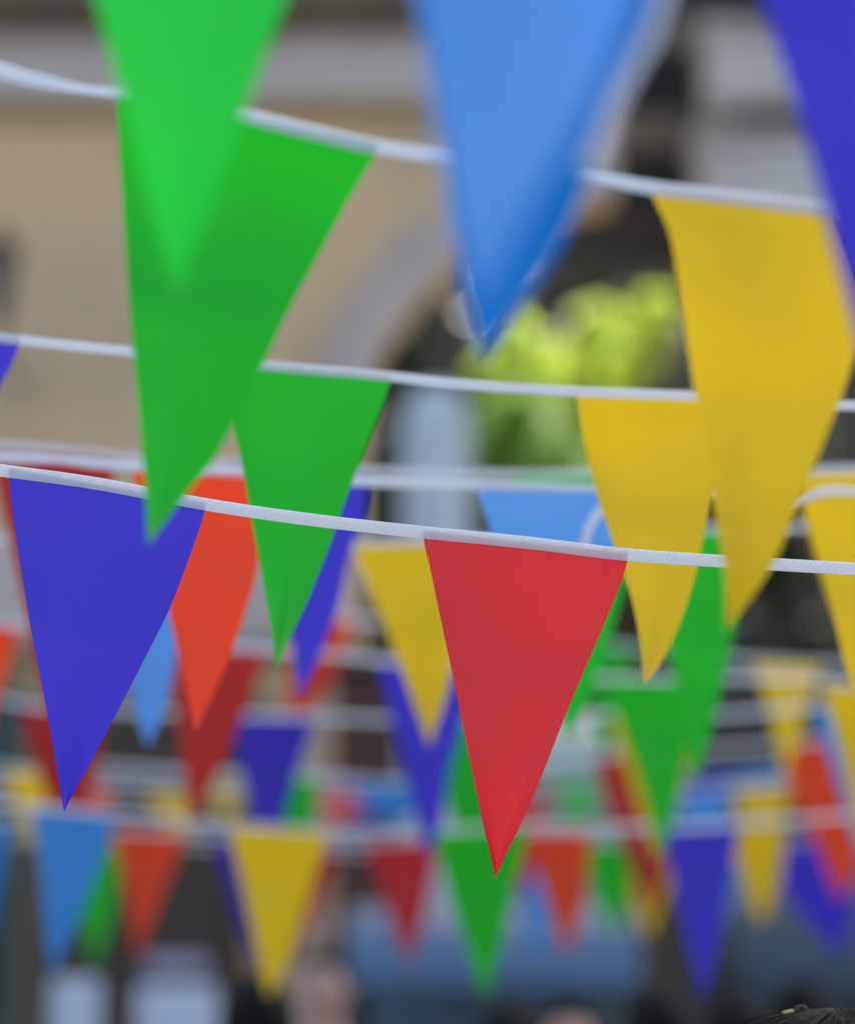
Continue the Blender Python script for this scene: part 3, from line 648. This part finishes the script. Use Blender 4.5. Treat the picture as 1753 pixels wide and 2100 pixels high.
    for v in bm.verts:
        c = v.co.copy(); nz = noise.noise(Vector((c.x * 9, c.y * 2, c.z * 2 + seed)))
        x_, y_, z_ = c.x * .086 * vol, c.y * .104 * vol ** .5, c.z * .118
        if c.y > .35 and c.z < .45: y_ = min(y_, .045); x_ *= .96
        if longhair and c.z < -.1 and c.y < .35: z_ *= 2.1; y_ *= .85
        elif c.z < -.1: z_ *= .35; x_ *= .93
        v.co = Vector((x_, y_, z_)) * (1 + .02 * nz) + Vector((0, .002, 1.622))
    def pt(az, el, lift=0):
        return Vector((.087 * vol * math.cos(el) * math.sin(az), .105 * vol ** .5 * math.cos(el) * math.cos(az), .119 * math.sin(el))) * (1 + lift) + Vector((0, .002, 1.622))
    for q in range(strands):
        az = rnd.uniform(0, 2 * math.pi); e0 = rnd.uniform(.9, 1.5); lf = rnd.uniform(0, .03) if q % 9 else rnd.uniform(.03, .13); ps = []
        for j in range(7):
            ps.append(pt(az + j * .05 * rnd.uniform(.5, 1), e0 - j * .17, .004 + lf * math.sin(j / 6 * math.pi)))
        tube(bm, ps, (.0005 if q % 9 == 0 else .0011), 4)
    h = bmo('hair', bm, hairc or hairm, None, True); h.parent = t
    if clip:
        c = Vector(clip)
        bm = bmesh.new(); box(bm, c.x - .0055, c.x + .0055, c.y - .004, c.y + .004, c.z - .0018, c.z + .0018, .0008)
        bmesh.ops.rotate(bm, verts=bm.verts[:], cent=c, matrix=Matrix.Rotation(-.22, 3, 'Y'))
        bm.normal_update()
        jw = bmesh.new(); d = c + Vector((.0135, 0, -.003)); box(jw, d.x - .0055, d.x + .0055, d.y - .01, d.y + .01, d.z - .024, d.z + .010, .004)
        o2 = bmo('hair_clip', jw, black, None, True); o2.parent = t; o2['label'] = 'dark hair clip with a small gold bar'
        o = bmo('gold_bar', bm, mat('gold_metal', (.45, .40, .10), .4, None, 5, metal=.2), None, False); o.parent = o2
    return t
def sm(name, c): return mat(name, c, .85, None, 30, .2)
dnm = sm('dark_denim', (.04, .055, .09)); gry = sm('charcoal_cloth', (.05, .05, .055))
def hz(px, py, Y): p = at(px, py, Y); return p.x, p.z
x, z = hz(1722, 2056, 2.95)
person('dark haired person at the bottom right corner with a gold hair clip, in focus', x, 2.95, z / 1.748 * 1.72, 0.15, sm('black_top', (.03, .03, .035)), dnm, None, 700, (-.054, .0, 1.738), True, 4, 1.8)
x, z = hz(128, 2093, 3.0)
person('person at the bottom left, only the crown and loose hairs of the head in frame', x, 3.0, z / 1.748 * 1.72, -.2, sm('olive_top', (.10, .09, .04)), gry, mat('brown_hair', (.07, .045, .02), .4, (.10, .065, .03), 60), 300, False, True, 8)
for lb, px, py, Y, rz, sc, hl, sd_ in (
    ('blurred dark haired person below the golden yellow pennant', 530, 1988, 7.2, .1, (.035, .04, .038), True, 11),
    ('blurred person with black hair below the lowest green pennant', 1045, 2048, 7.0, .0, (.05, .06, .09), False, 12),
    ('blurred person turned towards the lens right of the black haired head', 1165, 2040, 9.5, math.pi, (.12, .08, .07), False, 13),
    ('blurred dark haired person left of the lowest violet pennant point', 1345, 2018, 7.8, .3, (.04, .05, .045), True, 14),
    ('blurred dark haired person between the violet pennant point and the gold clip', 1510, 2030, 7.6, -.2, (.05, .04, .04), True, 15),
    ('blurred taller person in dark red behind the gold hair clip', 1645, 2000, 8.6, .1, (.12, .05, .045), False, 16),
    ('blurred person in a beige top between the yellow and crimson pennants', 668, 1938, 11.5, math.pi - .2, (.38, .30, .22), False, 17)):
    x, z = hz(px, py, Y)
    person(lb, x, Y, z / 1.748 * 1.72, rz, sm('top', sc), dnm if sd_ % 2 else gry, None, 0, False, hl, sd_)
